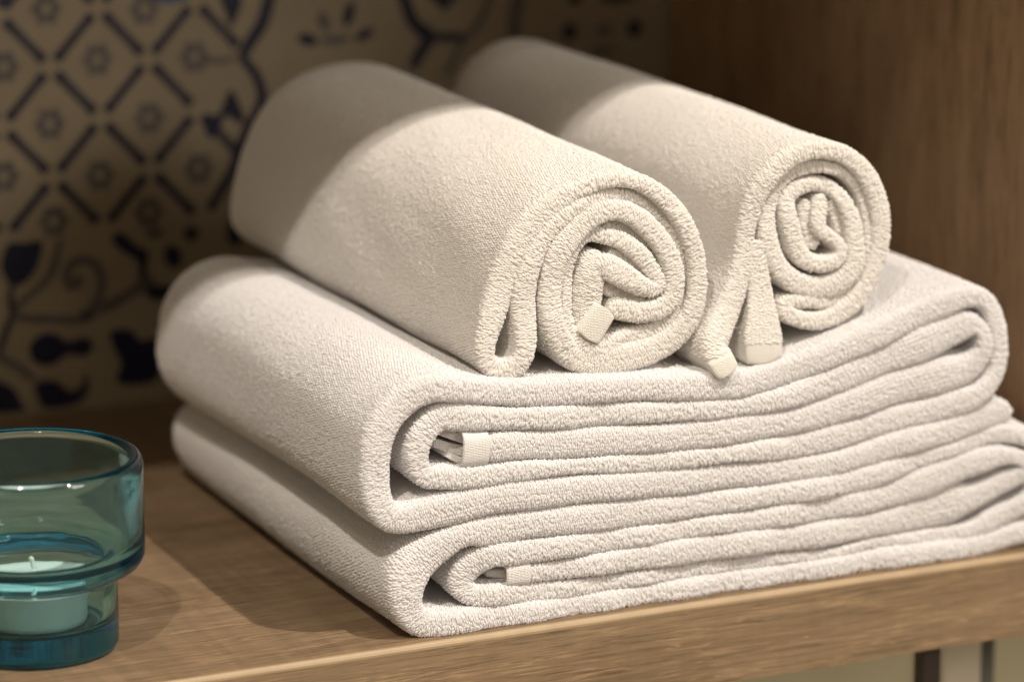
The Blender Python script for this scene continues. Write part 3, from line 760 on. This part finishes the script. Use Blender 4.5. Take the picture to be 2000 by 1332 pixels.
TOWELS = [
    dict(name='folded_towel', label='folded white terry towel lying on the oak shelf, bottom of the stack', cat='towel', group='folded towels in the stack',
         key='LOWER', y0=0.0, L=0.236, mats=(MAT_COTTON, MAT_COTTON_PILE, MAT_COTTON_HEM), hem=0.004, folds=('LOWER_FOLD_A', 'LOWER_FOLD_B'), seed=3, floor=0.0006, amp=1.0, drift=(0.026, 0)),
    dict(name='folded_towel', label='folded white terry towel on top of the other folded towel, under the rolls', cat='towel', group='folded towels in the stack',
         key='UPPER', y0=0.0, L=0.222, mats=(MAT_COTTON, MAT_COTTON_PILE, MAT_COTTON_HEM), hem=0.004, folds=('UPPER_FOLD_A', 'UPPER_FOLD_B', 'UPPER_FOLD_C'), seed=11, floor=None, amp=1.2, drift=(0.02, 0)),
    dict(name='rolled_towel', label='rolled cream towel nearer the candle, square hem tab showing in its spiral', cat='towel', group='rolled towels on the stack',
         key='ROLL_NEAR', y0=0.006, L=0.244, mats=(MAT_CREAM, MAT_CREAM_PILE, MAT_CREAM_HEM), hem=0.0, folds=(), seed=21, floor=None, amp=0.9, drift=(0.0, 0.018)),
    dict(name='rolled_towel', label='rolled cream towel beside the dark wood panel, two hem flaps hanging at its front', cat='towel', group='rolled towels on the stack',
         key='ROLL_FAR', y0=0.008, L=0.242, mats=(MAT_CREAM, MAT_CREAM_PILE, MAT_CREAM_HEM), hem=0.0, folds=(), seed=33, floor=None, amp=0.9, drift=(-0.02, 0.012)),
]
sheets, allv, allf = {}, [], []
def reg(sheet):
    v, f = sheet.mesh()
    base = sum(len(q) for q in allv)
    allv.append(v); allf.extend([tuple(i + base for i in q) for q in f if len(q) == 4])
    return v, f
for T in TOWELS:
    main = Sheet(PATHS[T['key']], T['y0'], T['L'], seed=T['seed'], floor=T['floor'], amp=T['amp'], drift=T['drift'])
    T['sheet'] = main; T['mesh'] = reg(main)
    T['extra'] = []
    if T['key'] == 'ROLL_NEAR':
        sh = Sheet(PATHS['ROLL_NEAR_INNER'], 0.006, 0.20, seed=41); T['extra'].append((sh, reg(sh), 'inner_fold', True))
        sh = Sheet(PATHS['ROLL_NEAR_HEM'], 0.006, 0.20, seed=42, step=0.5, fray=0.0002, amp=0.2, flat=True); T['extra'].append((sh, reg(sh), 'hem_tab', False))
    if T['key'] == 'ROLL_FAR':
        sh = Sheet(PATHS['ROLL_FAR_HEM'], 0.008, 0.235, seed=43, fray=0.0004, flat=True); T['extra'].append((sh, reg(sh), 'hem_flap', 'part'))
    for q in PATHS.get(T['key'] + '_FILL', []):
        sh = Sheet(q, T['y0'], 0.15, seed=61); T['extra'].append((sh, reg(sh), 'inner_fold', True))
    for k in T['folds']:
        sh = Sheet(PATHS[k], 0.0, 0.12, seed=50, step=0.6, fray=0.0003, amp=0.3, flat=True); T['extra'].append((sh, reg(sh), 'hem_fold', False))
bvh = BVHTree.FromPolygons([tuple(q) for q in np.vstack(allv)], allf)

for T in TOWELS:
    cloth, pile, hem = T['mats']
    root = thing(T['name'], T['label'], T['cat'], group=T['group'])
    v, f = T['mesh']
    mesh_obj('cloth', v, f, cloth, root)
    parts = []
    sh = T['sheet']
    s_end = None
    if T['key'] == 'ROLL_FAR': s_end = sh.s[-1] - 0.0075
    parts.append(loop_points(sh, bvh, s0=T['hem'], s1=s_end))
    for ex, (v, f), nm, loops in T['extra']:
        mesh_obj(nm, v, f, cloth if loops is True else hem, root)
        if loops is True: parts.append(loop_points(ex, bvh, deep=False))
        elif loops == 'part': parts.append(loop_points(ex, bvh, s1=ex.s[-1] - 0.0075, deep=False))
    if T['hem']:
        # the woven end of the flap is a flattened sleeve, open at its end
        hs = Sheet(PATHS[T['key'] + '_HEM'], T['y0'] - 0.0002, 0.15, seed=T['seed'], step=0.6, fray=0.0004, amp=0.3)
        hs.hp = hs.h + 0.0006; hs.hm = hs.h + 0.0006
        v, f = hs.mesh()
        ho = mesh_obj('hem', v, [q for q in f if len(q) == 4], hem, root)
        md = ho.modifiers.new('thickness', 'SOLIDIFY'); md.thickness = 0.0011; md.offset = 0.0
    if T['key'] == 'ROLL_FAR':
        # smooth woven hem closing the outer end
        hs = Sheet(PATHS['ROLL_FAR'], T['y0'] - 0.0003, T['L'], seed=T['seed'], amp=T['amp'], flat=True)
        cut = hs.s >= hs.s[-1] - 0.008
        for nm in ('s', 'p', 'h', 'rec', 't', 'n', 'hp', 'hm', 'front', 'back', 'b'): setattr(hs, nm, getattr(hs, nm)[cut])
        hs.hp = hs.hp * 0.98; hs.hm = hs.hm * 0.98
        v, f = hs.mesh()
        mesh_obj('hem', v, f, hem, root)
    pile_object(parts, pile, root)

# ------------------------------------------------------------------ glass holder and tealight
GC = (-0.1276, 0.0536, 0.0004)
mm = 0.001
prof = [(0, 0.9), (20, 0.8), (25.5, 0.5), (27.5, 0.0), (29.0, 0.3), (30.0, 1.4), (30.3, 3.5), (30.3, 12), (30.3, 22), (30.4, 25.6), (31.0, 27.2), (33.0, 28.4), (36.0, 29.4), (38.6, 31.0), (40.0, 33.6), (40.4, 37), (40.4, 50), (40.4, 64), (40.3, 67.5), (39.6, 69.8), (38.4, 70.9), (37.0, 71.0), (35.8, 70.2), (35.2, 68.5), (35.1, 64), (35.0, 50), (34.9, 42), (34.4, 38.6), (33.0, 36.4), (30.5, 35.3), (27.6, 34.6), (26.0, 33.2), (25.4, 30.5), (25.3, 22), (25.2, 14), (24.6, 11.2), (22.6, 9.6), (18, 9.1), (0, 9.0)]
def densify(p, n=3):
    a = np.array(p, float); out = []
    for i in range(len(a) - 1):
        p0, p1, p2, p3 = a[max(i - 1, 0)], a[i], a[i + 1], a[min(i + 2, len(a) - 1)]
        for k in range(n):
            t = k / n
            q = 0.5 * ((2 * p1) + (p2 - p0) * t + (2 * p0 - 5 * p1 + 4 * p2 - p3) * t * t + (3 * p1 - p0 - 3 * p2 + p3) * t ** 3)
            out.append((max(q[0], 0 if i else q[0]), q[1]))
    out.append(tuple(a[-1]))
    out[0] = tuple(a[0])
    return [(max(0, r) * mm, z * mm) for r, z in out]
holder = thing('candle_holder', 'turquoise glass candle holder with wide stepped rim standing left on the shelf', 'candle holder')
gl = lathe('glass_cup', densify(prof), MAT_GLASS, holder, 128, GC)
gl.cycles.is_caustics_caster = True
tea = thing('tealight', 'white tealight candle sitting inside the turquoise glass holder', 'candle')
cz = GC[2] + 0.0093
cup = lathe('metal_cup', [(0, 0), (17.6 * mm, 0), (18.6 * mm, 0.8 * mm), (19.0 * mm, 3 * mm), (19.2 * mm, 14.2 * mm), (19.7 * mm, 15.0 * mm), (19.6 * mm, 15.3 * mm), (18.8 * mm, 15.0 * mm), (18.6 * mm, 12 * mm), (0, 12 * mm)], MAT_ALU, tea, 80, (GC[0], GC[1], cz))
wx = lathe('wax', [(0, 15.2 * mm), (4 * mm, 15.3 * mm), (12 * mm, 15.6 * mm), (16.6 * mm, 15.9 * mm), (18.1 * mm, 15.5 * mm), (18.4 * mm, 14.4 * mm), (18.4 * mm, 12.2 * mm), (0, 12.2 * mm)][::-1], MAT_WAX, tea, 80, (GC[0], GC[1], cz))
def tube(name, pts, rad, mat, parent, seg=10):
    vs, fs = [], []
    for i, p in enumerate(pts):
        p = Vector(p); d = (Vector(pts[min(i + 1, len(pts) - 1)]) - Vector(pts[max(i - 1, 0)])).normalized()
        u = d.cross(Vector((0, 1, 0.1))).normalized(); w = d.cross(u)
        r = rad[i]
        for k in range(seg):
            a = 2 * math.pi * k / seg
            vs.append(p + u * r * math.cos(a) + w * r * math.sin(a))
    for i in range(len(pts) - 1):
        for k in range(seg):
            fs.append((i * seg + k, i * seg + (k + 1) % seg, (i + 1) * seg + (k + 1) % seg, (i + 1) * seg + k))
    fs.append(tuple(range(seg))[::-1]); fs.append(tuple((len(pts) - 1) * seg + k for k in range(seg)))
    return mesh_obj(name, vs, fs, mat, parent)
wk = tube('wick', [(GC[0] + a * mm, GC[1], cz + b * mm) for a, b in ((0.6, 14), (0.4, 16.5), (0.1, 19), (-0.2, 21.5), (-0.5, 23.2), (-1.1, 24.0))], [1.0 * mm, 0.95 * mm, 0.9 * mm, 0.9 * mm, 1.0 * mm, 0.9 * mm], MAT_WICK, tea)
for o in COL.objects:
    if o.type == 'MESH' and o.name.split('.')[0] in ('shelf_board', 'wax', 'metal_cup', 'wick'):
        o.cycles.is_caustics_receiver = True
